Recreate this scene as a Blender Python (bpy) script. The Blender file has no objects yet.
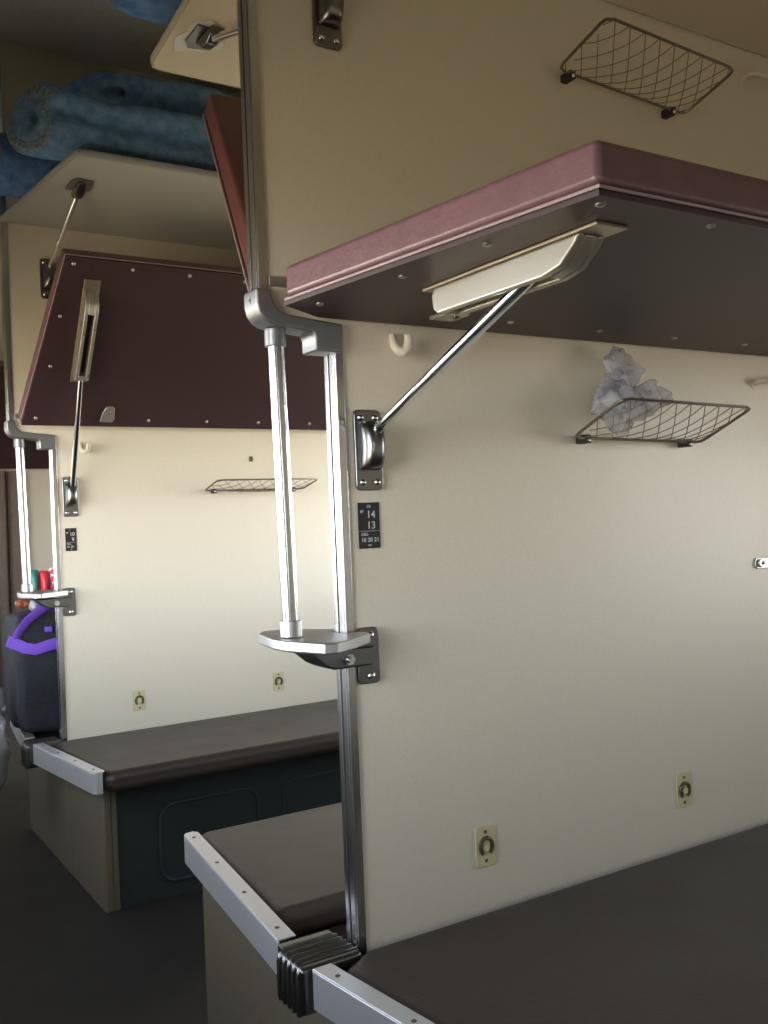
import bpy, bmesh, math, random
from mathutils import Vector, Matrix, noise
random.seed(7); noise.seed_set(7)
C = bpy.context.scene.collection
R = math.radians
L = 1.74          # pitch of the partitions
TH = 0.027        # partition thickness

# ------------------------------------------------------------------ materials
def new_mat(name):
    m = bpy.data.materials.new(name); m.use_nodes = True
    nt = m.node_tree; return m, nt, nt.nodes['Principled BSDF']

def mat(name, col, rough=.5, metal=0., col2=None, scale=60., bump=0., bscale=200., rvar=0., detail=4., coat=0., stretch=None, spec=.5):
    m, nt, b = new_mat(name)
    b.inputs['Base Color'].default_value = (*col, 1)
    b.inputs['Roughness'].default_value = rough
    b.inputs['Metallic'].default_value = metal
    b.inputs['Specular IOR Level'].default_value = spec
    if coat: b.inputs['Coat Weight'].default_value = coat; b.inputs['Coat Roughness'].default_value = .2
    tc = nt.nodes.new('ShaderNodeTexCoord'); mp = nt.nodes.new('ShaderNodeMapping')
    nt.links.new(tc.outputs['Object'], mp.inputs['Vector'])
    if stretch: mp.inputs['Scale'].default_value = stretch
    if col2 is not None:
        n = nt.nodes.new('ShaderNodeTexNoise'); n.inputs['Scale'].default_value = scale; n.inputs['Detail'].default_value = detail
        nt.links.new(mp.outputs['Vector'], n.inputs['Vector'])
        r = nt.nodes.new('ShaderNodeValToRGB'); r.color_ramp.elements[0].position = .35; r.color_ramp.elements[1].position = .65
        r.color_ramp.elements[0].color = (*col, 1); r.color_ramp.elements[1].color = (*col2, 1)
        nt.links.new(n.outputs['Fac'], r.inputs['Fac']); nt.links.new(r.outputs['Color'], b.inputs['Base Color'])
    if bump:
        n = nt.nodes.new('ShaderNodeTexNoise'); n.inputs['Scale'].default_value = bscale; n.inputs['Detail'].default_value = 3
        nt.links.new(mp.outputs['Vector'], n.inputs['Vector'])
        bp = nt.nodes.new('ShaderNodeBump'); bp.inputs['Strength'].default_value = bump; bp.inputs['Distance'].default_value = .002
        nt.links.new(n.outputs['Fac'], bp.inputs['Height']); nt.links.new(bp.outputs['Normal'], b.inputs['Normal'])
    if rvar:
        n = nt.nodes.new('ShaderNodeTexNoise'); n.inputs['Scale'].default_value = 9
        nt.links.new(mp.outputs['Vector'], n.inputs['Vector'])
        mr = nt.nodes.new('ShaderNodeMapRange'); mr.inputs['To Min'].default_value = rough - rvar; mr.inputs['To Max'].default_value = rough + rvar
        nt.links.new(n.outputs['Fac'], mr.inputs['Value']); nt.links.new(mr.outputs['Result'], b.inputs['Roughness'])
    return m

M = {}
M['panel'] = mat('cream_laminate', (.70, .65, .535), .42, col2=(.65, .60, .49), scale=420, bump=.12, bscale=500, rvar=.08)
M['shelfwood'] = mat('cream_painted_shelf', (.60, .535, .40), .5, col2=(.54, .48, .35), scale=300, bump=.1, bscale=300)
M['shelfshade'] = mat('cream_shelf_in_shade', (.38, .38, .36), .5, col2=(.34, .34, .32), scale=300, bump=.1, bscale=300)  # same cream shelf, the far one's weaker light put into a greyer colour
M['ceil'] = mat('grey_ceiling', (.60, .61, .59), .6, col2=(.54, .55, .53), scale=60)
M['seat'] = mat('brown_vinyl', (.040, .030, .0245), .42, col2=(.034, .025, .020), scale=90, bump=.35, bscale=260, rvar=.08)
M['maroon'] = mat('maroon_vinyl', (.165, .090, .108), .32, col2=(.142, .076, .092), scale=30, bump=.3, bscale=120, rvar=.06)
M['redvinyl'] = mat('red_brown_vinyl', (.13, .042, .042), .42, col2=(.11, .035, .035), scale=30, bump=.3, bscale=160)
M['under'] = mat('dark_maroon_board', (.045, .022, .027), .5, col2=(.038, .018, .022), scale=200, bump=.1)
M['piping'] = mat('pale_piping', (.30, .23, .24), .4)
M['alu'] = mat('aluminium', (.60, .61, .63), .23, 1., rvar=.04)
M['cap'] = mat('anodised_strip', (.80, .81, .84), .45, .8, rvar=.05)
M['satin'] = mat('satin_aluminium', (.52, .52, .52), .42, 1., bump=.05, bscale=90, rvar=.05)
M['chrome'] = mat('chrome', (.82, .83, .85), .12, 1.)
M['cast'] = mat('grey_cast_metal', (.25, .265, .28), .38, .75, bump=.1, bscale=120)
M['gun'] = mat('dark_chromed_casting', (.22, .225, .23), .28, 1., bump=.08, bscale=120)
M['bolt'] = mat('bolt_head', (.75, .75, .75), .2, 1.)
M['dark'] = mat('matte_black', (.015, .015, .016), .6)
M['rail'] = mat('cream_grey_rail', (.40, .385, .345), .28, .55, rvar=.06)
M['flange'] = mat('brass_toned_flange', (.40, .35, .27), .35, .8)
M['ivory'] = mat('ivory_plastic', (.66, .62, .50), .4)
M['latchplate'] = mat('yellowed_plate', (.60, .54, .32), .45)
M['latchdark'] = mat('brass_ring_dark', (.10, .085, .05), .4, .5)
M['teal'] = mat('dark_teal_painted_steel', (.030, .042, .044), .5, col2=(.026, .037, .039), scale=40, rvar=.08)
M['endpanel'] = mat('beige_end_panel', (.17, .145, .10), .5, col2=(.145, .122, .082), scale=260, bump=.1)
M['floor'] = mat('dark_linoleum', (.016, .014, .0125), .6, col2=(.034, .030, .026), scale=220, bump=.1, bscale=90, rvar=.08)
M['blue'] = mat('blue_mattress_cloth', (.12, .24, .42), .95, col2=(.22, .37, .56), scale=38, bump=1., bscale=150, detail=8, spec=.1)
M['blue2'] = mat('deep_blue_mattress_cloth', (.09, .19, .44), .95, col2=(.17, .31, .58), scale=34, bump=1., bscale=150, detail=8, spec=.1)
M['ticking'] = mat('patterned_mattress_end', (.30, .37, .42), .95, col2=(.13, .19, .25), scale=110, detail=2, spec=.1)
M['plate'] = mat('black_plate', (.012, .014, .018), .35)
M['letter'] = mat('white_lettering', (.55, .56, .58), .5)
M['wire'] = mat('dark_wire', (.20, .18, .15), .35, .8)
M['string'] = mat('net_string', (.20, .17, .13), .8)
M['bag'] = mat('black_bag_cloth', (.013, .014, .021), .8, col2=(.019, .021, .030), scale=80, bump=.5, bscale=60)
M['purple'] = mat('purple_strap', (.20, .085, .62), .6, bump=.3)
M['red'] = mat('red_print', (.65, .03, .06), .4)
M['white'] = mat('white_print', (.75, .74, .74), .4)
M['green'] = mat('green_print', (.03, .22, .17), .4)
M['orange'] = mat('orange_print', (.25, .07, .035), .5)
M['smear'] = mat('white_filler_paint', (.62, .62, .57), .6)
M['shell'] = mat('coach_side_lining', (.60, .55, .43), .5, col2=(.56, .51, .40), scale=200)
M['wframe'] = mat('window_frame_paint', (.55, .52, .45), .4)

def plastic(name, col, col2, alpha, scale=30):
    m, nt, b = new_mat(name)
    b.inputs['Roughness'].default_value = .25
    tc = nt.nodes.new('ShaderNodeTexCoord'); n = nt.nodes.new('ShaderNodeTexNoise'); n.inputs['Scale'].default_value = scale; n.inputs['Detail'].default_value = 3
    nt.links.new(tc.outputs['Object'], n.inputs['Vector'])
    r = nt.nodes.new('ShaderNodeValToRGB'); r.color_ramp.elements[0].position = .52; r.color_ramp.elements[1].position = .62
    r.color_ramp.elements[0].color = (*col, 1); r.color_ramp.elements[1].color = (*col2, 1)
    nt.links.new(n.outputs['Fac'], r.inputs['Fac']); nt.links.new(r.outputs['Color'], b.inputs['Base Color'])
    b.inputs['Alpha'].default_value = alpha
    return m
M['film'] = plastic('translucent_plastic_bag', (.60, .62, .68), (.14, .17, .28), .45)
M['film2'] = plastic('milky_plastic_bag', (.30, .30, .32), (.22, .22, .25), .75, 12)

# ------------------------------------------------------------------ mesh builder
class MB:
    def __init__(s): s.bm = bmesh.new(); s.mi = 0
    def _f(s, vs):
        try: f = s.bm.faces.new(vs); f.material_index = s.mi; return f
        except ValueError: return None
    def box(s, x0, x1, y0, y1, z0, z1):
        v = [s.bm.verts.new(p) for p in ((x0,y0,z0),(x1,y0,z0),(x1,y1,z0),(x0,y1,z0),(x0,y0,z1),(x1,y0,z1),(x1,y1,z1),(x0,y1,z1))]
        for f in ((0,1,2,3),(4,5,6,7),(0,1,5,4),(1,2,6,5),(2,3,7,6),(3,0,4,7)): s._f([v[i] for i in f])
        return s
    def prism(s, poly, axis, a, b):
        def P(p, t):
            if axis == 'z': return (p[0], p[1], t)
            if axis == 'y': return (p[0], t, p[1])
            return (t, p[0], p[1])
        A = [s.bm.verts.new(P(p, a)) for p in poly]; B = [s.bm.verts.new(P(p, b)) for p in poly]
        s._f(A); s._f(B); n = len(poly)
        for i in range(n): s._f([A[i], A[(i+1)%n], B[(i+1)%n], B[i]])
        return s
    def tube(s, pts, r, n=12, caps=True, closed=False, flat=None):
        pts = [Vector(p) for p in pts]; rings = []; N = len(pts); up = None
        for i, p in enumerate(pts):
            if closed: d = (pts[(i+1)%N] - pts[i-1]).normalized()
            else: d = (pts[min(i+1, N-1)] - pts[max(i-1, 0)]).normalized()
            if up is None:
                up = Vector((0,0,1)) if abs(d.z) < .9 else Vector((1,0,0))
            a = d.cross(up).normalized(); b = a.cross(d).normalized(); up = b
            rr = r[i] if isinstance(r, (list, tuple)) else r
            fa, fb = flat if flat else (1, 1)
            rings.append([s.bm.verts.new(p + a*rr*fa*math.cos(2*math.pi*k/n) + b*rr*fb*math.sin(2*math.pi*k/n)) for k in range(n)])
        m = N if closed else N-1
        for i in range(m):
            A, B = rings[i], rings[(i+1)%N]
            for k in range(n): s._f([A[k], A[(k+1)%n], B[(k+1)%n], B[k]])
        if caps and not closed: s._f(rings[0]); s._f(rings[-1])
        return s
    def cyl(s, p0, p1, r, n=20, r1=None): return s.tube([p0, p1], [r, r if r1 is None else r1], n)
    def dome(s, c, r, ax, h=None, n=12):
        # low screw/bolt head, axis ax outwards
        h = h or r*.5; ax = Vector(ax).normalized(); c = Vector(c)
        return s.tube([c - ax*r*.2, c + ax*h*.35, c + ax*h*.8, c + ax*h], [r, r, r*.7, r*.25], n)
    def sphere(s, c, r, sc=(1,1,1), sub=3):
        ret = bmesh.ops.create_icosphere(s.bm, subdivisions=sub, radius=r)
        for v in ret['verts']: v.co = Vector((v.co.x*sc[0], v.co.y*sc[1], v.co.z*sc[2])) + Vector(c)
        for v in ret['verts']:
            for f in v.link_faces: f.material_index = s.mi
        return s
    def build(s, name, mats, parent=None, T=None, bevel=0, seg=2, smooth=True, sub=0, label=None, angle=35):
        bm = s.bm
        if T:
            for v in bm.verts: v.co = T(v.co)
        bmesh.ops.recalc_face_normals(bm, faces=bm.faces[:])
        off = Vector((0,0,0))
        if parent: off = world_loc(parent)
        else:
            xs = [v.co for v in bm.verts]
            off = Vector((sum(v.x for v in xs)/len(xs), sum(v.y for v in xs)/len(xs), min(v.z for v in xs)))
        for v in bm.verts: v.co -= off
        me = bpy.data.meshes.new(name); bm.to_mesh(me); bm.free()
        for m in (mats if isinstance(mats, list) else [mats]): me.materials.append(M[m])
        o = bpy.data.objects.new(name, me); C.objects.link(o)
        if parent: o.parent = parent
        else: o.location = off
        if smooth:
            for p in me.polygons: p.use_smooth = True
        if bevel:
            b = o.modifiers.new('bevel', 'BEVEL'); b.width = bevel; b.segments = seg; b.limit_method = 'ANGLE'; b.angle_limit = R(30); b.harden_normals = True
        if sub:
            b = o.modifiers.new('sub', 'SUBSURF'); b.levels = sub; b.render_levels = sub
        if smooth and not sub:
            me.set_sharp_from_angle(angle=R(angle))
        if label: o['label'] = label
        return o

def world_loc(o):
    v = Vector((0,0,0))
    while o: v += o.location; o = o.parent
    return v
def tag(o, label, cat, group=None, kind=None):
    o['label'] = label; o['category'] = cat
    if group: o['group'] = group
    if kind: o['kind'] = kind
    return o
def thing(name, loc, label, cat, group=None):
    o = bpy.data.objects.new(name, None); C.objects.link(o); o.location = loc; o.empty_display_size = .05
    return tag(o, label, cat, group)
def struct(o, label=None):
    o['kind'] = 'structure'
    if label: o['label'] = label
    return o
def copy_tree(o, off=None, parent=None):
    c = o.copy(); C.objects.link(c)
    if parent: c.parent = parent
    if off: c.location = o.location + Vector(off)
    for ch in [x for x in o.children]: copy_tree(ch, None, c)
    return c
# side transform: local (x, y out of the wall face, z)
def side(yw, s):
    base = yw if s < 0 else yw + TH
    return lambda v: Vector((v.x, base + s*v.y, v.z))

# ------------------------------------------------------------------ setting
XR, XL, YN, YF = 1.75, -1.12, -3.48, 5.22
CZ = 2.50
struct(MB().box(XL-.05, XR+.05, YN-.05, YF+.05, -.05, 0).build('floor', 'floor', smooth=False), 'dark speckled linoleum floor')
struct(MB().box(XL-.05, XR+.05, YN-.05, YF+.05, CZ, CZ+.05).build('ceiling', 'ceil', smooth=False), 'grey painted coach ceiling')

WZ0, WZ1 = .78, 1.50
bays = [(-2.61, .5), (-.87, .5), (.87, .5), (2.61, .5), (4.35, .5)]
def side_wall(name, x0, x1, holes):
    m = MB(); m.box(x0, x1, YN, YF, 0, WZ0); m.box(x0, x1, YN, YF, WZ1, CZ)
    y = YN
    for c, h in holes:
        m.box(x0, x1, y, c-h, WZ0, WZ1); y = c+h
    m.box(x0, x1, y, YF, WZ0, WZ1)
    return struct(m.build(name, 'shell', smooth=False))
bays_l = [(-2.61, .3), (-.43, .36), (1.02, .69), (2.75, .20), (4.35, .4)]  # unseen windows on both sides, widths and positions shaped for the light they admit
bays_r = [(-.80, .22), (.87, .5), (2.61, .3), (4.35, .4)]
side_wall('wall_left', XL-.05, XL, bays_l)
side_wall('wall_right', XR, XR+.05, bays_r)
k = 0
portals = []
for xs, sgn in ((XL, 1), (XR, -1)):
    for c, h in (bays_l if sgn > 0 else bays_r):
        k += 1
        m = MB(); f = .035; xa, xb = (xs-.05, xs+.008) if sgn > 0 else (xs-.008, xs+.05)
        m.box(xa, xb, c-h, c-h+f, WZ0, WZ1); m.box(xa, xb, c+h-f, c+h, WZ0, WZ1)
        m.box(xa, xb, c-h+f, c+h-f, WZ0, WZ0+f); m.box(xa, xb, c-h+f, c+h-f, WZ1-f, WZ1)
        m.box(xa+.015, xb-.015, c-h+f, c+h-f, WZ1-.22, WZ1-.20)
        struct(m.build('window_%d' % k, 'wframe', smooth=False))
        portals.append((xs - sgn*.03, c, h, sgn))
struct(MB().box(XL, XR, YN-.05, YN, 0, CZ).build('wall_rear', 'shell', smooth=False))
struct(MB().box(XL, XR, YF, YF+.05, 0, CZ).build('wall_end', 'shell', smooth=False))
UP = -.122
def partition(name, yw):
    # lower part starts at x=0, upper part reaches further out into the aisle
    poly = [(-.002,.362),(XR,.362),(XR,CZ),(UP,CZ),(UP,1.335),(-.002,1.335)]
    o = MB().prism(poly, 'y', yw, yw+TH).build(name, 'panel', smooth=False)
    struct(o, 'cream laminate compartment partition')
PY_ = {'wall_behind': -L, 'wall_front': 0., 'wall_middle': L, 'wall_back': 2*L}
for n, y in PY_.items(): partition(n, y)

# ---- aluminium edge strips (setting trim)
def edge_strips(i, yw):
    e = .003
    for j, (x, z0, z1) in enumerate(((-.003, .40, 1.30), (UP, 1.36, CZ))):
        m = MB()
        x0 = x-.013; x1 = x + .001
        # C channel: end face with a groove, and two flanges
        m.box(x0, x1, yw-e-.001, yw+.0005-.001, z0, z1)
        m.box(x0, x1, yw+TH+.0005, yw+TH+e+.001, z0, z1)
        m.box(x0-.002, x0+.004, yw-.001, yw+.012, z0, z1)
        m.box(x0-.002, x0+.004, yw+.017, yw+TH+.001, z0, z1)
        m.mi = 1; m.box(x0+.0015, x0+.004, yw+.012, yw+.017, z0, z1)
        struct(m.build('trim_%d' % (i*2+j+1), ['alu', 'dark'], bevel=.0012, seg=2),
               ('lower' if j == 0 else 'upper') + ' aluminium edge strip of the partition')
edge_strips(0, 0.); edge_strips(1, L)

# ------------------------------------------------------------------ grab rails
def grab_rail(yw, label, fz=0.):
    t = thing('grab_rail', (-.105, yw+.012, .86), label, 'handrail', 'grab rails on the partition edges')
    T = lambda v: Vector((v.x, yw + v.y, v.z))
    # S shaped corner casting
    outer = [(-.143,1.376),(-.143,1.354),(-.140,1.342),(-.133,1.332),(-.122,1.326),(-.056,1.319),(-.052,1.312),(-.052,1.292),(-.004,1.292)]
    inner = [(-.004,1.334),(-.092,1.342),(-.104,1.345),(-.113,1.352),(-.118,1.364),(-.119,1.376)]
    MB().prism(outer + inner, 'y', -.012, .033).build('corner_bracket', 'cast', t, T, bevel=.004, seg=3)
    m = MB(); m.dome((-.143, .010, 1.36), .0035, (-1,0,0)); m.build('rivet', 'gun', t, T)
    MB().cyl((-.098,.012,.885+fz), (-.105,.012,1.322), .0118, 28).build('pole', 'alu', t, T)
    MB().cyl((-.105,.012,1.298), (-.105,.012,1.3235), .0155, 28).build('collar', 'cast', t, T, bevel=.0015)
    Tf = lambda v: Vector((v.x, yw + v.y, v.z + fz))
    MB().cyl((-.098,.012,.880), (-.098,.012,.904), .0158, 28).build('collar', 'satin', t, Tf, bevel=.0015)
    # foot plate
    c = .0135
    half = [(.036,-.004-c+c),( .036,-.018),(-.012,-.040),(-.035,-.062),(-.088,-.084),(-.104,-.078),(-.128,-.020),(-.134,c)]
    pl = [(-.0215,-.004),(.010,-.004),(.010,-.030),(-.012,-.045),(-.036,-.066),(-.080,-.092),(-.098,-.086),(-.122,-.020),(-.124,.020),(-.110,.100),(-.094,.122),(-.070,.122),(-.03,.093),(-.012,.07),(.010,.050),(.010,.031),(-.0215,.031)]
    MB().prism(pl, 'z', .863, .879).build('foot_plate', 'satin', t, Tf, bevel=.003, seg=3)
    # clamp below the plate
    cl = [(-.092,.857),(-.078,.851),(-.060,.836),(-.045,.829),(.020,.829),(.026,.857)]
    m = MB(); m.prism(cl, 'y', -.018, -.0045); m.prism(cl, 'y', .0315, .045); m.prism([(-.092,.857),(-.078,.851),(-.060,.836),(-.045,.829),(-.023,.829),(-.023,.857)], 'y', -.0045, .0315)
    m.build('clamp', 'gun', t, Tf, bevel=.003)
    m = MB(); m.cyl((-.022,-.018,.842), (-.022,-.024,.842), .0085, 6); m.cyl((-.022,-.024,.842), (-.022,-.029,.842), .005, 12)
    m.build('clamp_bolt', 'bolt', t, Tf)
    w = MB().prism(rrect(.000,.038,.800,.884,.008), 'y', -.008, -.0005).build('wall_plate', 'gun', t, Tf, bevel=.002)
    for z in (.872, .812): MB().dome((.022,-.008,z), .0062, (0,-1,0), .005).build('bolt', 'bolt', w, Tf)
    return t
def rrect(x0, x1, z0, z1, r, n=5):
    P = []
    for cx, cz, a0 in ((x1-r,z1-r,0),(x0+r,z1-r,90),(x0+r,z0+r,180),(x1-r,z0+r,270)):
        for i in range(n+1):
            a = R(a0 + 90*i/n); P.append((cx + r*math.cos(a), cz + r*math.sin(a)))
    return P
grab_rail(0., 'silver grab pole with foot plate and grey corner bracket on the near partition edge')
grab_rail(L, 'silver grab pole with foot plate on the far partition edge at left', fz=-.011)

# ------------------------------------------------------------------ upper berths
BZ = 1.341; BY0 = .065; BW = .523; BT = .054
HINGE = Vector((0, .068, 1.345))
def xend(y): return -.130 + .125*y
def upper_berth(yw, s, angle, label, screws=True, x1=1.72, vinyl='maroon', dx=0., dz=0., yin=None):
    S = side(yw, s)
    ca, sa = math.cos(R(angle)), math.sin(R(angle))
    def T(v):   # rotate about the hinge line, then to the wall side
        y, z = v.y - HINGE.y, v.z - HINGE.z
        return S(Vector((v.x + dx, HINGE.y + y*ca - z*sa, HINGE.z + dz + y*sa + z*ca)))
    loc = T(Vector((.8, BY0, BZ)))
    t = thing('upper_berth', loc, label, 'berth')
    y0, y1 = BY0, BY0+BW
    # board (underside)
    corner = [(xend(y0), y0)] if yin is None else [(-.045, yin), (xend(y0)-.002, y0-.004)]
    yi = y0 if yin is None else yin
    b = MB().prism(corner + [(xend(y1), y1), (x1, y1), (x1, yi)], 'z', BZ, BZ+.008)
    b.build('underside_board', 'under', t, T, smooth=False)
    # upholstered cushion, bulging slightly over the board
    m = MB(); r = .014; o_ = .003
    m.prism([(xend(y0)-o_, y0), (xend(y1)-o_, y1+o_), (x1, y1+o_), (x1, yi)] + ([(-.03, yin)] if yin is not None else []), 'z', BZ+.0105, BZ+BT)
    m.build('cushion', vinyl, t, T, bevel=.008, seg=4)
    m = MB(); m.tube([(xend(y0)-.003, y0, BZ+.0075), (xend(y1)-.003, y1+.003, BZ+.0075), (x1, y1+.003, BZ+.0075)], .0019, 8)
    m.build('piping', 'piping', t, T)
    if screws:
        pts = [(-.085,.03),(.12,.03),(.25,.03),(.44,.03),(.62,.03),(.81,.03),(1.0,.03),(1.2,.03)] + [(-.062,.20),(-.053,.355),(-.036,.51)] + [(.125,.51),(.29,.51),(.46,.51),(.63,.51),(.8,.51),(.97,.51),(1.2,.51)]
        for x, u in pts:
            if x == .12: continue
            MB().dome((x, y0+u-.006, BZ), .0052, (0,0,-1), .003, 10).build('screw', 'satin', t, T)
    m = MB(); m.box(UP+.003, UP+.045, .0005, .0035, 1.382, 1.397)
    m.build('hinge', 'satin', t, S, bevel=.001)
    # rail that carries the strut
    x = .020
    rl = None
    m = MB()
    m.box(x-.0225, x+.0225, y0+.150, y0+.465, BZ-.004, BZ-.0002)
    fl = m.build('rail_flange', 'flange', t, T, bevel=.001, label='brass-toned flange of the strut rail')
    # body: two cheeks, bottom strips leaving a slot, curved outer end
    prof = [(y0+.172, BZ-.004), (y0+.165, BZ-.012), (y0+.167, BZ-.030), (y0+.176, BZ-.038), (y0+.375, BZ-.038), (y0+.405, BZ-.032), (y0+.428, BZ-.014), (y0+.436, BZ-.004)]
    m = MB()
    m.prism(prof, 'x', x-.0195, x-.009); m.prism(prof, 'x', x+.009, x+.0195)
    m.prism([(y0+.375,BZ-.0045),(y0+.375,BZ-.038),(y0+.405,BZ-.032),(y0+.428,BZ-.014),(y0+.436,BZ-.0045)], 'x', x-.0092, x+.0092)
    m.prism([(y0+.172,BZ-.0045),(y0+.165,BZ-.012),(y0+.167,BZ-.030),(y0+.176,BZ-.038),(y0+.186,BZ-.038),(y0+.186,BZ-.0045)], 'x', x-.0092, x+.0092)
    m.build('strut_rail', 'rail', t, T, bevel=.003, seg=3)
    MB().box(x-.0088, x+.0088, y0+.187, y0+.374, BZ-.012, BZ-.005).build('slot_shade', 'dark', t, T, smooth=False, label='black insert for the shade inside the strut rail slot')  # black box puts the shade inside the slot into its colour
    # small latch plate next to the wall
    lp = [(.100,y0+.018),(.138,y0+.018),(.143,y0+.030),(.139,y0+.066),(.130,y0+.072),(.114,y0+.070),(.104,y0+.050)]
    l = MB().prism(lp, 'z', BZ-.007, BZ-.0003).build('latch_plate', 'rail', t, T, bevel=.002)
    MB().dome((.124, y0+.052, BZ-.007), .0055, (0,0,-1), .004).build('latch_screw', 'gun', l, T)
    return t, T
FOLD = 53
_, Tdep = upper_berth(0., -1, 0, 'maroon padded upper berth lowered flat, dark underside towards us', yin=.010)
_, Tf2 = upper_berth(L, -1, FOLD, 'maroon upper berth folded up on the far partition, rows of screws showing', dx=.008, dz=.016)
upper_berth(0., 1, 52.5, 'red-brown upper berth folded up behind the near partition, seen end on', vinyl='redvinyl', dx=.022, dz=.035)
upper_berth(2*L, -1, FOLD, 'dark upper berth folded up on the farthest partition, glimpsed between poles')

# ---- struts
def wall_bracket(t, S, xc, z0, z1):
    """rounded plate, four bolts, bulging housing"""
    w = MB().prism(rrect(xc-.0235, xc+.0235, z0, z1, .008), 'y', .0005, .007).build('wall_bracket', 'gun', t, S, bevel=.002)
    for dx in (-.0125, .0125):
        for z in (z0+.012, z1-.012):
            MB().dome((xc+dx, .007, z), .0052, (0,1,0), .0045).build('bolt', 'bolt', w, S)
    zc = z0 + .066; h = .036
    m = MB(); n = 12; rings = []
    for i in range(n+1):
        a = -math.pi/2 + math.pi*i/n
        z = zc + h*math.sin(a); d = .006 + .030*max(0, math.cos(a))**.6
        if i == n: d = .022
        row = [(xc-.0165, d*.55), (xc-.013, d*.85), (xc-.006, d), (xc+.006, d), (xc+.013, d*.93), (xc+.0165, d*.7)]
        rings.append([m.bm.verts.new((x_, .006, z)) for x_ in (xc-.0175,)] + [m.bm.verts.new((x_, d_, z)) for x_, d_ in row] + [m.bm.verts.new((xc+.0175, .006, z))])
    for i in range(n):
        for k2 in range(7): m._f([rings[i][k2], rings[i][k2+1], rings[i+1][k2+1], rings[i+1][k2]])
    m._f(rings[0]); m._f(rings[-1])
    m.build('housing', 'gun', w, S, smooth=True, angle=50)
    return w
def strut(yw, s, end_world, label):
    S = side(yw, s)
    t = thing('berth_strut', S(Vector((.034, 0, 1.088))), label, 'strut', 'berth support struts')
    wall_bracket(t, S, .034, 1.088, 1.209)
    p0 = S(Vector((.037, .022, 1.176)))
    m = MB(); m.cyl(p0, end_world, .0082, 16); m.build('rod', 'chrome', t)
    for q, h in ((p0, .013), (end_world, .006)):
        MB().cyl(q - Vector((h,0,0)), q + Vector((h,0,0)), .0058, 14).build('pivot_pin', 'bolt', t)
strut(0., -1, Tdep(Vector((.020, BY0+.362, BZ-.016))), 'chrome strut holding up the lowered near berth, slanting down to the wall')
strut(L, -1, Tf2(Vector((.020, BY0+.178, BZ-.020))), 'chrome strut standing almost upright below the folded far berth')

# ------------------------------------------------------------------ luggage shelves and struts
SZ = 1.961
def xs_(y): return -.143 + .107*y
def luggage_shelf(yw, s, label, m_='shelfwood', x1=1.73, y0=.004):
    S0_ = side(yw, s); ddx = .020 if s > 0 else .008
    S = lambda v: S0_(Vector((v.x+ddx, v.y, v.z)))
    t = thing('luggage_shelf', S(Vector((.8, .3, SZ))), label, 'shelf', 'luggage shelves')
    y1 = .61 if s < 0 else .585
    xo = .018
    poly = [(xs_(y0)+xo, y0), (xs_(y1)-.004, y1-.02), (xs_(y1)+.004, y1-.006), (xs_(y1)+.02, y1), (x1, y1), (x1, y0)]
    poly[0] = (xs_(y0)+.002, y0) if s < 0 else (xs_(y0)+xo, y0)
    MB().prism(poly, 'z', SZ, SZ+.018).build('board', m_, t, S, bevel=.002)
    edge = [(xs_(y0)-.002+ (0 if s<0 else xo), y0, SZ+.009), (xs_(y1)-.006, y1-.02, SZ+.009), (xs_(y1)+.001, y1-.003, SZ+.009), (xs_(y1)+.02, y1+.003, SZ+.009), (x1, y1+.003, SZ+.009)]
    MB().tube(edge, .0075, 8, flat=(.3, 1.15)).build('edge_band', m_, t, S)
    return t, S
luggage_shelf(L, -1, 'cream luggage shelf with shade in its grey colour above the folded far berth, blue mattresses on it', 'shelfshade')
luggage_shelf(0., 1, 'cream luggage shelf behind the near partition, top left, underside seen')
luggage_shelf(0., -1, 'luggage shelf over the near berth, only its dark underside in the top right corner')
def shelf_strut(yw, s, label, smear=False):
    S = side(yw, s)
    t = thing('shelf_strut', S(Vector((-.007, 0, 1.745))), label, 'strut', 'luggage shelf struts')
    wall_bracket(t, S, -.007, 1.745, 1.866)
    p0 = S(Vector((-.007, .022, 1.833))); p1 = S(Vector((-.014, .395, SZ-.016)))
    MB().cyl(p0, p1, .0072, 16).build('rod', 'chrome', t)
    b = MB(); b.prism([(-.044,.375),(.010,.375),(.020,.395),(.010,.455),(-.030,.465),(-.044,.44)], 'z', SZ-.006, SZ-.0003)
    w = b.build('shelf_plate', 'gun', t, S, bevel=.002)
    b = MB(); b.prism([(.360,SZ-.006),(.365,SZ-.022),(.385,SZ-.030),(.415,SZ-.024),(.440,SZ-.006)], 'x', -.026, -.002); b.build('shelf_bracket', 'gun', w, S, bevel=.004, seg=3)
    if smear:
        m = MB()
        pts = []
        for i in range(26):
            a = 2*math.pi*i/26; rr = 1 + .18*math.sin(3*a+1) + .08*math.sin(7*a)
            pts.append((-.020 + .042*rr*math.cos(a), .425 + .060*rr*math.sin(a)))
        m.prism(pts, 'z', SZ-.0022, SZ-.0002).build('paint_patch', 'smear', t, S, smooth=False, label='white paint smeared round the bracket')
shelf_strut(L, -1, 'thin chrome strut under the far luggage shelf')
shelf_strut(0., -1, 'dark bolted bracket at the top edge of the picture above the near berth')
shelf_strut(0., 1, 'dark bracket in a white paint smear under the cream shelf', smear=True)

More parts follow.
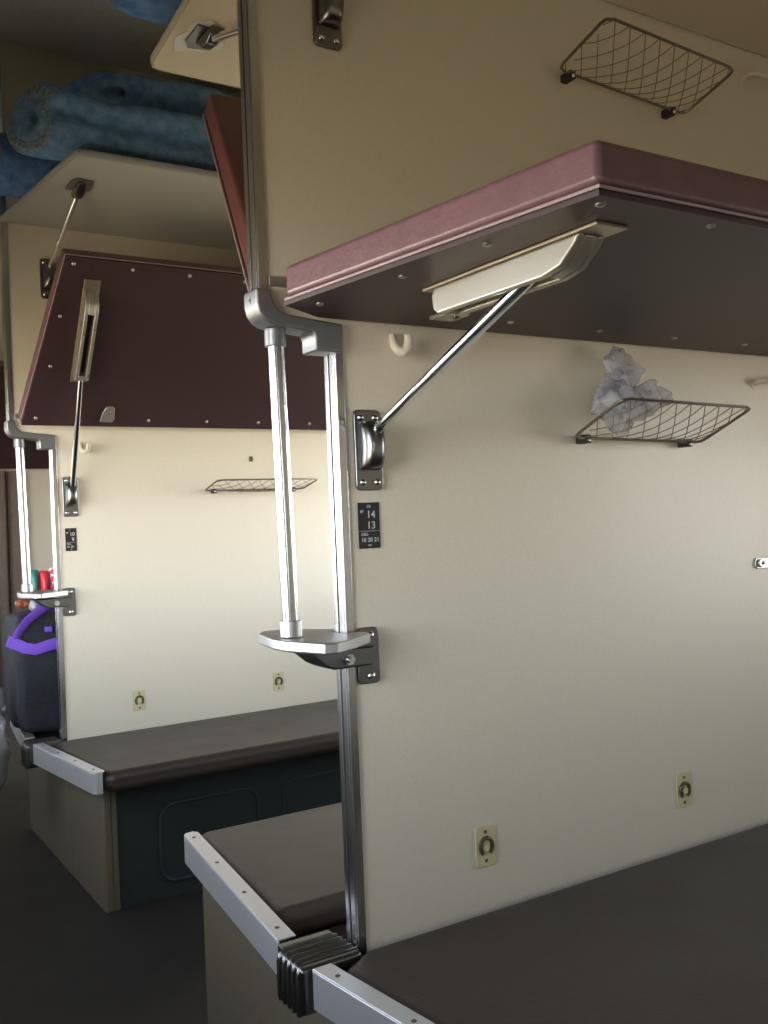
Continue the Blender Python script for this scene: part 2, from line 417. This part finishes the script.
# ------------------------------------------------------------------ lower berths and lockers
def xl(y): return -.113 + .11*y
def lower_berth(yw, s, D, label, x1=1.73, zt=.420, crn=.022, y0=.034):
    S = side(yw, s)
    t = thing('lower_berth', S(Vector((.8, .3, .36))), label, 'berth')
    if s > 0: y0 = .052
    ys = y0 + .045
    # cushion
    m = MB(); y1 = D
    poly = [(xl(ys)+.022, .003), (xl(y1)+.022, y1-.01), (xl(y1)+.05, y1+.004), (x1, y1+.004), (x1, .003)]
    if s > 0: poly = [(xl(.16)+.030, .150), (xl(y1)+.022, y1-.01), (xl(y1)+.05, y1+.004), (x1, y1+.004), (x1, .150)]
    else: poly[0] = (-.010, .008); poly[-1] = (x1, .008); poly.insert(1, (xl(ys)+.026, .050))
    m.prism(poly, 'z', .366, zt-.002).build('cushion', 'seat', t, S, bevel=crn, seg=5)
    # metal end strip with returned corners
    y1c = D - .005; w = .030
    P = [(xl(y0), y0), (xl(y1c)-.001, y1c-.012), (xl(y1c)+.006, y1c-.002), (xl(y1c)+.022, y1c), (xl(y1c)+w, y1c-.01), (xl(y0)+w, y0)]
    m = MB(); m.prism(P, 'z', zt, zt+.003); 
    Q = [(xl(y0), y0), (xl(y1c)-.001, y1c-.012), (xl(y1c)+.006, y1c-.002), (xl(y1c)+.022, y1c), (xl(y1c)+.022, y1c-.003), (xl(y1c)+.008, y1c-.005), (xl(y1c)+.002, y1c-.013), (xl(y0)+.003, y0)]
    m.prism(Q, 'z', zt-.054, zt)
    c = m.build('end_strip', 'cap', t, S, bevel=.0012, label='aluminium strip closing the aisle end')
    for i in range(4):
        y = y0 + .04 + (y1c-y0-.08)*i/3
        MB().dome((xl(y)+.014, y, zt+.003), .0038, (0,0,1), .002, 10).build('screw', 'wire', c, S)
    m = MB(); m.box(-.018, x1, .01, D-.06, .350, .3655) if s > 0 else m.box(.0, x1, .01, min(D-.06, .33), .350, .3655)
    m.build('seat_board', 'under', t, S, smooth=False)
    return t
lower_berth(0., -1, .600, 'dark brown lower berth in the bottom right corner, metal strip at its end')
lower_berth(0., 1, .628, 'brown lower berth just behind the near partition, screwed metal strip in front')
lower_berth(L, -1, .500, 'long brown lower berth against the far partition', zt=.424, crn=.026)
lower_berth(L, 1, .600, 'lower berth behind the far partition that carries the black bag')

def locker(yw, s, D, x0, label, y_in=.003):
    S = side(yw, s)
    t = thing('bench_locker', S(Vector((.8, .2, 0))), label, 'locker')
    y_in = -TH/2 + .0005
    MB().prism([(x0-.006, y_in), (x0-.006, D-.008), (x0, D), (x0+.018, D), (x0+.018, y_in)], 'z', 0, .348).build('end_panel', 'endpanel', t, S, bevel=.003)
    MB().box(x0+.019, x0+.034, D-.012, D+.0005, 0, .348).build('corner_post', 'endpanel', t, S, bevel=.002)
    f = MB().box(x0+.035, 1.73, D-.014, D-.004, 0, .348).build('front_panel', 'teal', t, S, smooth=False)
    for j in range(4):
        xa = .165 + j*.385
        P = rrect(xa, xa+.30, .045, .262, .045, 8)
        MB().tube([(p[0], D-.004, p[1]) for p in P], .0055, 8, closed=True).build('pressed_rib', 'teal', f, S)
    return t
locker(0., -1, .33, .0, 'beige ended locker under the bottom right berth')
locker(0., 1, .60, -.012, 'beige ended locker under the berth with the screwed metal strip')
locker(L, -1, .33, .010, 'dark teal locker with pressed panels under the far berth')
locker(L, 1, .58, .010, 'beige ended locker behind the far partition under the black bag')

# ribbed cover where two berths meet
def joint_cover(yw, label):
    t = thing('ribbed_joint_cover', (-.07, yw, .36), label, 'cover', 'ribbed joint covers')
    T = lambda v: Vector((v.x, yw+v.y, v.z))
    x0, x1 = -.125, -.0225; ya, yb = -.026, .074
    m = MB(); m.box(x0+.003, x1, ya, yb-.02, .354, .4205); m.build('cover', 'gun', t, T, bevel=.006, seg=3)
    n = 5
    for i in range(n):
        y = ya + .010 + (yb-.04-ya)*i/(n-1)
        pts = [(x0+.003, y, .354), (x0+.003, y, .410), (x0+.005, y, .416), (x0+.011, y, .4205), (x1-.004, y, .4205)]
        MB().tube(pts, .0046, 10).build('rib', 'gun', t, T)
    m = MB(); m.box(x0+.012, x1-.004, yb-.0195, yb-.004, .41, .4215); m.build('screw_flange', 'gun', t, T, bevel=.002)
joint_cover(0., 'ribbed grey metal cover joining the two near berths at the floor of the near pole')
joint_cover(L, 'ribbed metal cover at the left end of the far berth, below the bag')

# ------------------------------------------------------------------ small wall fittings
def latch(x, z, yw, label):
    S = side(yw, -1)
    t = thing('wall_catch', (x, yw, z), label, 'catch', 'small cream catches on the partitions')
    MB().prism(rrect(x-.020, x+.020, z-.032, z+.032, .003), 'y', .0003, .0032).build('plate', 'latchplate', t, S, bevel=.001)
    P = [(x + .0118*math.cos(R(a)), .0045, z + .0135*math.sin(R(a))) for a in range(-55, 236, 12)]
    MB().tube(P, .0032, 8).build('ring', 'latchdark', t, S, label='dark C-shaped ring')
    MB().cyl((x, .003, z-.001), (x, .007, z-.001), .006, 14).build('button', 'latchplate', t, S)
    for dz in (-.023, .023): MB().dome((x, .003, z+dz), .003, (0,1,0), .002, 8).build('screw', 'latchdark', t, S)
latch(.226, .513, 0., 'yellowed catch plate low on the near partition, left of two')
latch(.695, .517, 0., 'yellowed catch plate low on the near partition, right of two')
latch(.222, .506, L, 'small yellowed catch plate above the far berth, left of two')
latch(.704, .506, L, 'small yellowed catch plate above the far berth, right of two beside the poles')

def coat_hook(x, z, yw, label):
    S = side(yw, -1)
    t = thing('hanging_hook', (x, yw, z), label, 'hook', 'ivory hooks under the upper berths')
    MB().prism(rrect(x-.011, x+.011, z-.004, z+.020, .006), 'y', .0003, .005).build('base', 'ivory', t, S, bevel=.0015)
    P = [(x-.008,.005,z+.016),(x-.0092,.009,z+.006),(x-.0085,.013,z-.003),(x-.005,.016,z-.009),(x+.001,.019,z-.011),(x+.006,.021,z-.008),(x+.009,.022,z-.001),(x+.010,.022,z+.006),(x+.010,.022,z+.015)]
    MB().tube(P, [.0052,.0060,.0068,.0074,.0076,.0076,.0074,.0070,.0062], 12).build('arm', 'ivory', t, S)
    MB().dome((x-.003,.005,z+.012), .0025, (0,1,0), .002, 8).build('screw', 'latchdark', t, S)
coat_hook(.093, 1.308, 0., 'ivory plastic hook under the lowered near berth')
coat_hook(.078, 1.295, L, 'tiny ivory hook below the folded far berth')

o = MB().prism(rrect(.629, .641, 1.253, 1.271, .003), 'y', .0003, .004).build('screw_plate', 'latchdark', None, side(L, -1), bevel=.001)
tag(o, 'tiny dark fitting on the far partition above the net', 'fitting')

def cream_bar(z, label):
    S = side(0., -1)
    t = thing('towel_bar', (1.1, 0, z), label, 'bar', 'cream towel bars on the near partition')
    P = [(.952,.0005,z-.006),(.948,.012,z-.003),(.952,.024,z),(.965,.030,z),(1.02,.031,z),(1.33,.031,z),(1.355,.026,z),(1.362,.012,z-.003),(1.36,.0005,z-.006)]
    MB().tube(P, .0048, 10).build('bar', 'ivory', t, S)
    for x in (.950, 1.361): MB().cyl((x,.0003,z-.006),(x,.003,z-.006), .009, 14).build('rosette', 'ivory', t, S)
cream_bar(1.290, 'cream bar at the right edge below the lowered berth')
cream_bar(1.903, 'cream bar at the right edge beside the upper net')

S0 = side(0., -1)
t = thing('table_latch', (.95, 0, .925), 'small chrome latch at the right edge half way down the near partition', 'latch')
MB().prism(rrect(.928, .985, .914, .936, .007), 'y', .0003, .005).build('plate', 'satin', t, S0, bevel=.0015)
MB().prism(rrect(.932, .952, .917, .934, .007), 'y', .005, .010).build('knob', 'satin', t, S0, bevel=.002)
MB().dome((.944,.010,.926), .004, (0,1,0), .003).build('screw', 'gun', t, S0)

# ---- number plates
def text_mesh(body, size, x, z, yw, parent, name):
    cu = bpy.data.curves.new('t', 'FONT'); cu.body = body; cu.size = size; cu.align_x = 'LEFT'; cu.extrude = .0002; cu.offset = size*.008
    to = bpy.data.objects.new('t', cu); C.objects.link(to)
    dg = bpy.context.evaluated_depsgraph_get(); me = bpy.data.meshes.new_from_object(to.evaluated_get(dg))
    bpy.data.objects.remove(to)
    for v in me.vertices:
        v.co = Vector((x + v.co.x, yw - .0022 - v.co.z, z + v.co.y)) - parent.location
    me.materials.clear(); me.materials.append(M['letter'])
    o = bpy.data.objects.new(name, me); C.objects.link(o); o.parent = parent
    return o
def number_plate(x0, x1, z0, z1, yw, top, big, small, label):
    S = side(yw, -1)
    t = thing('number_plate', ((x0+x1)/2, yw, z0), label, 'sign', 'black seat number plates')
    MB().box(x0, x1, .0003, .0018, z0, z1).build('plate', 'plate', t, S, smooth=False)
    w, h = x1-x0, z1-z0
    MB().box(x0, x1, .0018, .0022, z0+h*.375, z0+h*.383).build('dividing_line', 'letter', t, S, smooth=False)
    text_mesh(top, h*.09, x0+w*.40, z0+h*.885, yw, t, 'lettering')
    text_mesh('№', h*.085, x0+w*.08, z0+h*.775, yw, t, 'lettering')
    text_mesh(big[0], h*.225, x0+w*.38, z0+h*.665, yw, t, 'number')
    text_mesh(big[1], h*.225, x0+(w*.38 if len(big[1]) > 1 else w*.56), z0+h*.43, yw, t, 'number')
    text_mesh(small[0], h*.085, x0+w*.10, z0+h*.28, yw, t, 'lettering')
    text_mesh(small[1], h*.13, x0+w*.08, z0+h*.145, yw, t, 'lettering')
    text_mesh(small[2], h*.085, x0+w*.42, z0+h*.05, yw, t, 'lettering')
number_plate(.014, .051, 1.001, 1.070, 0., 'OI', ('14', '13'), ('DBG', '18 20 21', 'or'), 'black plate with white numbers 14 and 13 below the near strut bracket')
number_plate(.015, .048, .984, 1.053, L, 'I', ('10', '9'), ('DBG', '16 20', 'or'), 'black plate with white numbers 10 and 9 on the far partition')

# ------------------------------------------------------------------ wire nets
def net(yw, z0, rise, label, depth=.118, xa=.434, xb=.770, tilt=0.):
    S = side(yw, -1)
    t = thing('net_basket', ((xa+xb)/2, yw, z0), label, 'net', 'small string nets on wire frames')
    def P(u, v, lift=0): # u along, v outwards 0..1
        return (xa + (xb-xa)*u, .022 + depth*v, z0 + rise*v + lift + tilt*u)
    cr = .05
    pts = [P(cr,0),P(.5,0),P(1-cr,0),P(1-.01,.04),P(1,.12),P(1,.5),P(1,.88),P(1-.01,.96),P(1-cr,1),P(.5,1),P(cr,1),P(.01,.96),P(0,.88),P(0,.5),P(0,.12),P(.01,.04)]
    MB().tube(pts, .0027, 8, closed=True).build('frame', 'wire', t, S, label='dark wire frame')
    m = MB(); n = 9
    def sag(u, v): return -.020*math.sin(math.pi*min(1,max(0,u)))**.6*math.sin(math.pi*min(1,max(0,v)))**.8
    # diagonal strings in both directions
    for k in range(-3, n+1):
        for dr in (1, -1):
            line = []
            for i in range(9):
                v = i/8; u = (k + .5 + (v*3 if dr > 0 else 3 - v*3))/n
                if 0 <= u <= 1: line.append(P(u, v, sag(u, v)))
            if len(line) > 1: m.tube(line, .0009, 5)
    m.build('string_net', 'string', t, S)
    for u in (.10, .90):
        b = MB(); q = P(u, 0)
        b.box(q[0]-.007, q[0]+.007, .0003, .026, q[2]-.009, q[2]+.006)
        w = b.build('clip', 'dark', t, S, bevel=.002)
        MB().dome((q[0], .026, q[2]-.004), .0042, (0,1,0), .003, 10).build('screw', 'bolt', w, S)
    b = MB(); q = P(0,.3); 
    return t
net(0., 1.170, .052, 'string net basket on the near partition holding the crumpled bag', tilt=-.006, xb=.757)
net(0., 1.801, .036, 'string net basket high on the near partition above the lowered berth', tilt=-.018, xb=.750)
net(L, 1.158, .028, 'string net basket seen edge on upon the far partition behind the poles', xa=.457, xb=.815)

# ------------------------------------------------------------------ soft goods
def crumple(name, spec, mname, amp, freq, label, cat, T=None, seed=0, sub=4):
    m = MB()
    for c, r, sc in spec: m.sphere(c, r, sc, sub)
    for v in m.bm.verts:
        n = noise.turbulence_vector(v.co*freq + Vector((seed,0,0)), 3, False)
        v.co += n*amp
    o = m.build(name, mname, None, T, angle=60)
    return tag(o, label, cat)
crumple('plastic_bag', [((.515,-.056,1.222), .048, (1.15,.62,.85)), ((.595,-.050,1.236), .036, (1.5,.6,.75)), ((.548,-.032,1.285), .036, (1.0,.5,1.2)), ((.538,-.030,1.318), .014, (.9,.6,1.2))],
        'film', .020, 26, 'crumpled translucent plastic bag with bluish marks lying in the lower near net', 'bag', seed=3)

def roll(name, y, z, xa, xb, r0, turns, thick, sq, start, mname, label, tip=0, seed=0., nx=34, lean=0, notch=.0, endmat='ticking'):
    """mattress rolled up along the x axis: a spiral strip of some thickness"""
    m = MB(); n = 44; rin = .018; rings = []
    for ix in range(nx+1):
        x = xa + (xb-xa)*ix/nx; o_, i_ = [], []
        for k in range(n+1):
            f = k/n; a = start + turns*2*math.pi*f; r = rin + (r0-rin)*(f**.8)
            e = min(1, (1-f)*9+.25)*min(1, f*9+.25)      # rounded strip ends
            th = thick*.5*math.sqrt(e)
            am = (a % (2*math.pi)) - math.pi; r *= 1 - notch*math.exp(-(am/.36)**2)
            for rr, lst in ((r+th, o_), (max(.003, r-th), i_)):
                px = x - tip*rr*math.cos(a)*max(0, 1-(x-xa)/(xb-xa)*1.6)
                p = Vector((px, y + lean*(x-xa) + rr*math.cos(a), z + sq*rr*math.sin(a)))
                p += noise.noise_vector(p*9 + Vector((seed,0,0)))*.013 + noise.noise_vector(p*30 + Vector((0,seed,0)))*.004
                lst.append(m.bm.verts.new(p))
        rings.append((o_, i_))
    for ix in range(nx):
        A, B = rings[ix], rings[ix+1]
        for k in range(n):
            m._f([A[0][k], A[0][k+1], B[0][k+1], B[0][k]]); m._f([A[1][k], A[1][k+1], B[1][k+1], B[1][k]])
        for k in (0, n): m._f([A[0][k], A[1][k], B[1][k], B[0][k]])
    for E in (rings[0], rings[-1]):
        for k in range(n):
            m.mi = 1 if k > n*.50 else 0
            m._f([E[0][k], E[0][k+1], E[1][k+1], E[1][k]])
    o = m.build(name, [mname, endmat], None, None, sub=1)
    return tag(o, label, 'mattress', 'rolled blue mattresses on the luggage shelves')
ZS = SZ + .026
roll('rolled_mattress', 1.235, ZS+.096, -.150, .75, .078, 1.75, .050, .98, R(100), 'blue', 'folded blue-grey mattress along the front of the far luggage shelf, coiled end at left', seed=1., lean=.05, notch=.62, tip=.55)
roll('rolled_mattress', 1.575, ZS+.088, -.26, .70, .078, 1.8, .050, .92, R(20), 'blue2', 'deep blue mattress roll sticking out at the left end of the far shelf', seed=5., tip=.9)
roll('rolled_mattress', 1.375, ZS+.252, .08, .80, .080, 1.7, .050, .80, R(200), 'blue', 'blue mattress lying on top of the other rolls on the far shelf', seed=9., tip=1.1, endmat='blue2')
roll('rolled_mattress', .455, ZS+.085, -.17, .60, .072, 1.8, .046, .92, R(60), 'blue2', 'bright blue mattress end poking out above the cream shelf at the top', seed=13.)

# black bag with purple straps on the berth behind the far partition
t = thing('travel_bag', (.03, 1.95, .43), 'black travel bag with purple straps behind the far grab pole', 'bag')
m = MB(); m.box(-.112, .20, 1.815, 2.08, .432, .795)
bmesh.ops.subdivide_edges(m.bm, edges=m.bm.edges[:], cuts=7, use_grid_fill=True)
for v in m.bm.verts:
    c = Vector((.03, 1.95, .61)); d = v.co - c
    bulge = 1 + .05*math.cos(d.z*7)
    v.co = c + Vector((d.x*bulge, d.y*bulge, d.z))
    if v.co.z > .70: v.co.y = 1.95 + (v.co.y-1.95)*(1 - (v.co.z-.70)*3.2)
    v.co += noise.noise_vector(v.co*11)*.016
m.build('body', 'bag', t, sub=1)
def yb(z): return 1.808 + max(0, z-.70)*.42 
P = [(-.148,yb(.71),.722),(-.125,yb(.71),.712),(-.100,yb(.70)-.004,.698),(-.070,yb(.69)-.006,.690),(-.040,yb(.69)-.006,.697),(-.010,yb(.7)-.004,.703),(.05,yb(.7),.706)]
MB().tube(P, .011, 10, flat=(.35, 1.6)).build('strap', 'purple', t)
P = [(-.124,yb(.72)-.004,.725),(-.112,yb(.74)-.006,.748),(-.085,yb(.77)-.008,.777),(-.050,yb(.80)-.008,.800),(-.015,yb(.82)-.010,.820),(.02,yb(.83)-.008,.830),(.07,yb(.83),.815),(.10,yb(.8),.76)]
MB().tube(P, .011, 10, flat=(.35, 1.3)).build('strap', 'purple', t)
MB().box(-.036, -.014, yb(.74)-.008, yb(.74)+.006, .738, .754).build('strap_tab', 'purple', t, bevel=.003)

t = thing('food_packet', (-.03, 1.96, .82), 'red, green and white packet on top of the black travel bag', 'packet')
def pillow(x0, x1, yc, d, z0, z1, name, mn, par):
    m = MB(); m.box(x0, x1, yc-d, yc+d, z0, z1); bmesh.ops.subdivide_edges(m.bm, edges=m.bm.edges[:], cuts=3, use_grid_fill=True)
    for v in m.bm.verts:
        e = max(abs((v.co.x-(x0+x1)/2)/((x1-x0)/2)), abs((v.co.z-(z0+z1)/2)/((z1-z0)/2)))
        v.co.y = yc + (v.co.y-yc)*(1.2 - .8*e**3); v.co += noise.noise_vector(v.co*40)*.003
    return m.build(name, mn, par, sub=1)
pillow(-.050, -.022, 1.95, .022, .823, .925, 'green_panel', 'green', t)
pillow(-.020, .008, 1.945, .024, .823, .922, 'red_panel', 'red', t)
b = pillow(.010, .072, 1.95, .022, .823, .930, 'white_panel', 'white', t)
m = MB()
for z in (.845,.870,.895,.918): m.sphere((.020,1.924,z), .009, (1.3,.3,1), 2)
m.build('printed_dots', 'red', b)
crumple('clear_bag', [((-.034,1.90,.822), .030, (1.1,.8,.75))], 'film2', .012, 30, 'small crumpled pale plastic wrapper between packet and black travel bag', 'wrapper', seed=8)
crumple('orange_packet', [((-.078,1.93,.822), .018, (1.3,.9,.7))], 'orange', .008, 30, 'small orange-brown packet at the left end of the bag top', 'packet', seed=18)
crumple('hanging_carrier_bag', [((-.195,1.86,.41), .085, (.55,.9,1.7)), ((-.172,1.86,.54), .032, (.6,.6,1.6))], 'film2', .014, 16, 'pale translucent carrier bag at the left edge beside the far berth end', 'bag', seed=11)

# brown cloth hanging below the farthest berth, a sliver of it at the left edge
m = MB(); cols = 30; A, B = [], []
for i in range(cols+1):
    x = -.12 + .37*i/cols; y = 3.40 + .018*math.sin(i*1.1) + .008*math.sin(i*2.7)
    A.append([(x, y, 1.33), (x, y+.006*math.sin(i*.6), .75), (x, y, .18)]); B.append([(a[0], a[1]+.006, a[2]) for a in A[-1]])
va = [[m.bm.verts.new(p) for p in r_] for r_ in A]; vb = [[m.bm.verts.new(p) for p in r_] for r_ in B]
for i in range(cols):
    for k in range(2):
        m._f([va[i][k], va[i+1][k], va[i+1][k+1], va[i][k+1]]); m._f([vb[i][k], vb[i+1][k], vb[i+1][k+1], vb[i][k+1]])
    m._f([va[i][0], va[i+1][0], vb[i+1][0], vb[i][0]]); m._f([va[i][2], va[i+1][2], vb[i+1][2], vb[i][2]])
for i in (0, cols):
    for k in range(2): m._f([va[i][k], va[i][k+1], vb[i][k+1], vb[i][k]])
M['sheet'] = mat('dull_brown', (.16, .125, .10), .9, col2=(.135, .105, .085), scale=60, bump=.4)  # added sheet that fills the left edge with dull brown
tag(m.build('brown_sheet', 'sheet', None, angle=80), 'dull brown cloth at the left edge, behind the bag and the far grab pole', 'sheet')

# ------------------------------------------------------------------ unseen aisle side berths, tables and benches, put in to shade floor and ceiling
for i, c in enumerate((-.87, .87, 2.61)):
    where = ('beside the camera', 'across from the first compartment', 'across from the bag')[i]
    t = thing('side_berth', (-.85, c, 1.56), 'maroon upper side berth along the aisle windows ' + where, 'berth', 'upper side berths')
    MB().box(XL+.003, -.60, c-.84, c+.84, 1.56, 1.575).build('underside_board', 'under', t, smooth=False)
    MB().box(XL+.005, -.605, c-.84, c+.84, 1.576, 1.63).build('cushion', 'maroon', t, bevel=.015, seg=4)
    t = thing('side_table', (-.70, c, .0), 'small one-legged table under the aisle window ' + where, 'table', 'aisle side tables')
    MB().box(XL+.003, -.64, c-.28, c+.28, .705, .725).build('tabletop', 'shelfwood', t, bevel=.006)
    MB().box(-.72, -.69, c-.015, c+.015, .0, .704).build('leg', 'gun', t, bevel=.003)
    for q in (-1, 1):
        t = thing('aisle_bench', (-.87, c+q*.56, .0), 'brown aisle bench ' + where + (', near side of the table' if q < 0 else ', far side of the table'), 'bench', 'aisle side seats')
        MB().box(XL+.003, -.66, c+q*.56-.22, c+q*.56+.22, .0, .38).build('seat_box', 'endpanel', t, bevel=.004)
        MB().box(XL+.003, -.64, c+q*.56-.23, c+q*.56+.23, .381, .44).build('cushion', 'seat', t, bevel=.018, seg=4)

# ------------------------------------------------------------------ daylight
w = bpy.data.worlds.new('sky'); bpy.context.scene.world = w; w.use_nodes = True
nt = w.node_tree; bg = nt.nodes['Background']
tc = nt.nodes.new('ShaderNodeTexCoord'); sp = nt.nodes.new('ShaderNodeSeparateXYZ'); rp = nt.nodes.new('ShaderNodeValToRGB')
mr = nt.nodes.new('ShaderNodeMapRange'); mr.inputs['From Min'].default_value = -1; mr.inputs['From Max'].default_value = 1
nt.links.new(tc.outputs['Generated'], sp.inputs[0]); nt.links.new(sp.outputs['Z'], mr.inputs['Value']); nt.links.new(mr.outputs['Result'], rp.inputs['Fac'])
e = rp.color_ramp.elements
e[0].position = .0; e[0].color = (.20, .15, .085, 1)
e[1].position = 1.; e[1].color = (.22, .26, .33, 1)
a = e.new(.40); a.color = (.27, .215, .14, 1)
a = e.new(.47); a.color = (.66, .585, .46, 1)
a = e.new(.52); a.color = (1.02, 1.06, 1.08, 1)
a = e.new(.62); a.color = (.54, .60, .68, 1)
a = e.new(.75); a.color = (.24, .28, .34, 1)
nt.links.new(rp.outputs['Color'], bg.inputs['Color']); bg.inputs['Strength'].default_value = 6.0
for x, c, h, sgn in portals:
    l = bpy.data.lights.new('window_portal', 'AREA'); l.shape = 'RECTANGLE'; l.size = WZ1-WZ0; l.size_y = 2*h
    l.cycles.is_portal = True
    o = bpy.data.objects.new('window_portal', l); C.objects.link(o)
    o.location = (x, c, (WZ0+WZ1)/2); o.rotation_euler = (0, R(-90) if sgn > 0 else R(90), 0)

# ------------------------------------------------------------------ camera
F, yaw, pitch, roll_, cx, cy, cz = 963.946, .5616517, .0061629, -.0403561, -.719356, -1.239509, 1.045805
f = Vector((math.sin(yaw)*math.cos(pitch), math.cos(yaw)*math.cos(pitch), math.sin(pitch)))
r = Vector((math.cos(yaw), -math.sin(yaw), 0)); u = r.cross(f)
r2 = r*math.cos(roll_) + u*math.sin(roll_); u2 = -r*math.sin(roll_) + u*math.cos(roll_)
cam = bpy.data.cameras.new('camera'); co = bpy.data.objects.new('camera', cam); C.objects.link(co)
co.matrix_world = Matrix(((r2.x, u2.x, -f.x, cx), (r2.y, u2.y, -f.y, cy), (r2.z, u2.z, -f.z, cz), (0,0,0,1)))
cam.sensor_fit = 'VERTICAL'; cam.sensor_height = 24; cam.lens = F*24/1024; cam.clip_start = .02
sc = bpy.context.scene; sc.camera = co
vs = sc.view_settings; vs.view_transform = 'Standard'; vs.look = 'None'; vs.gamma = 1; vs.use_curve_mapping = False
vs.exposure = 1.82
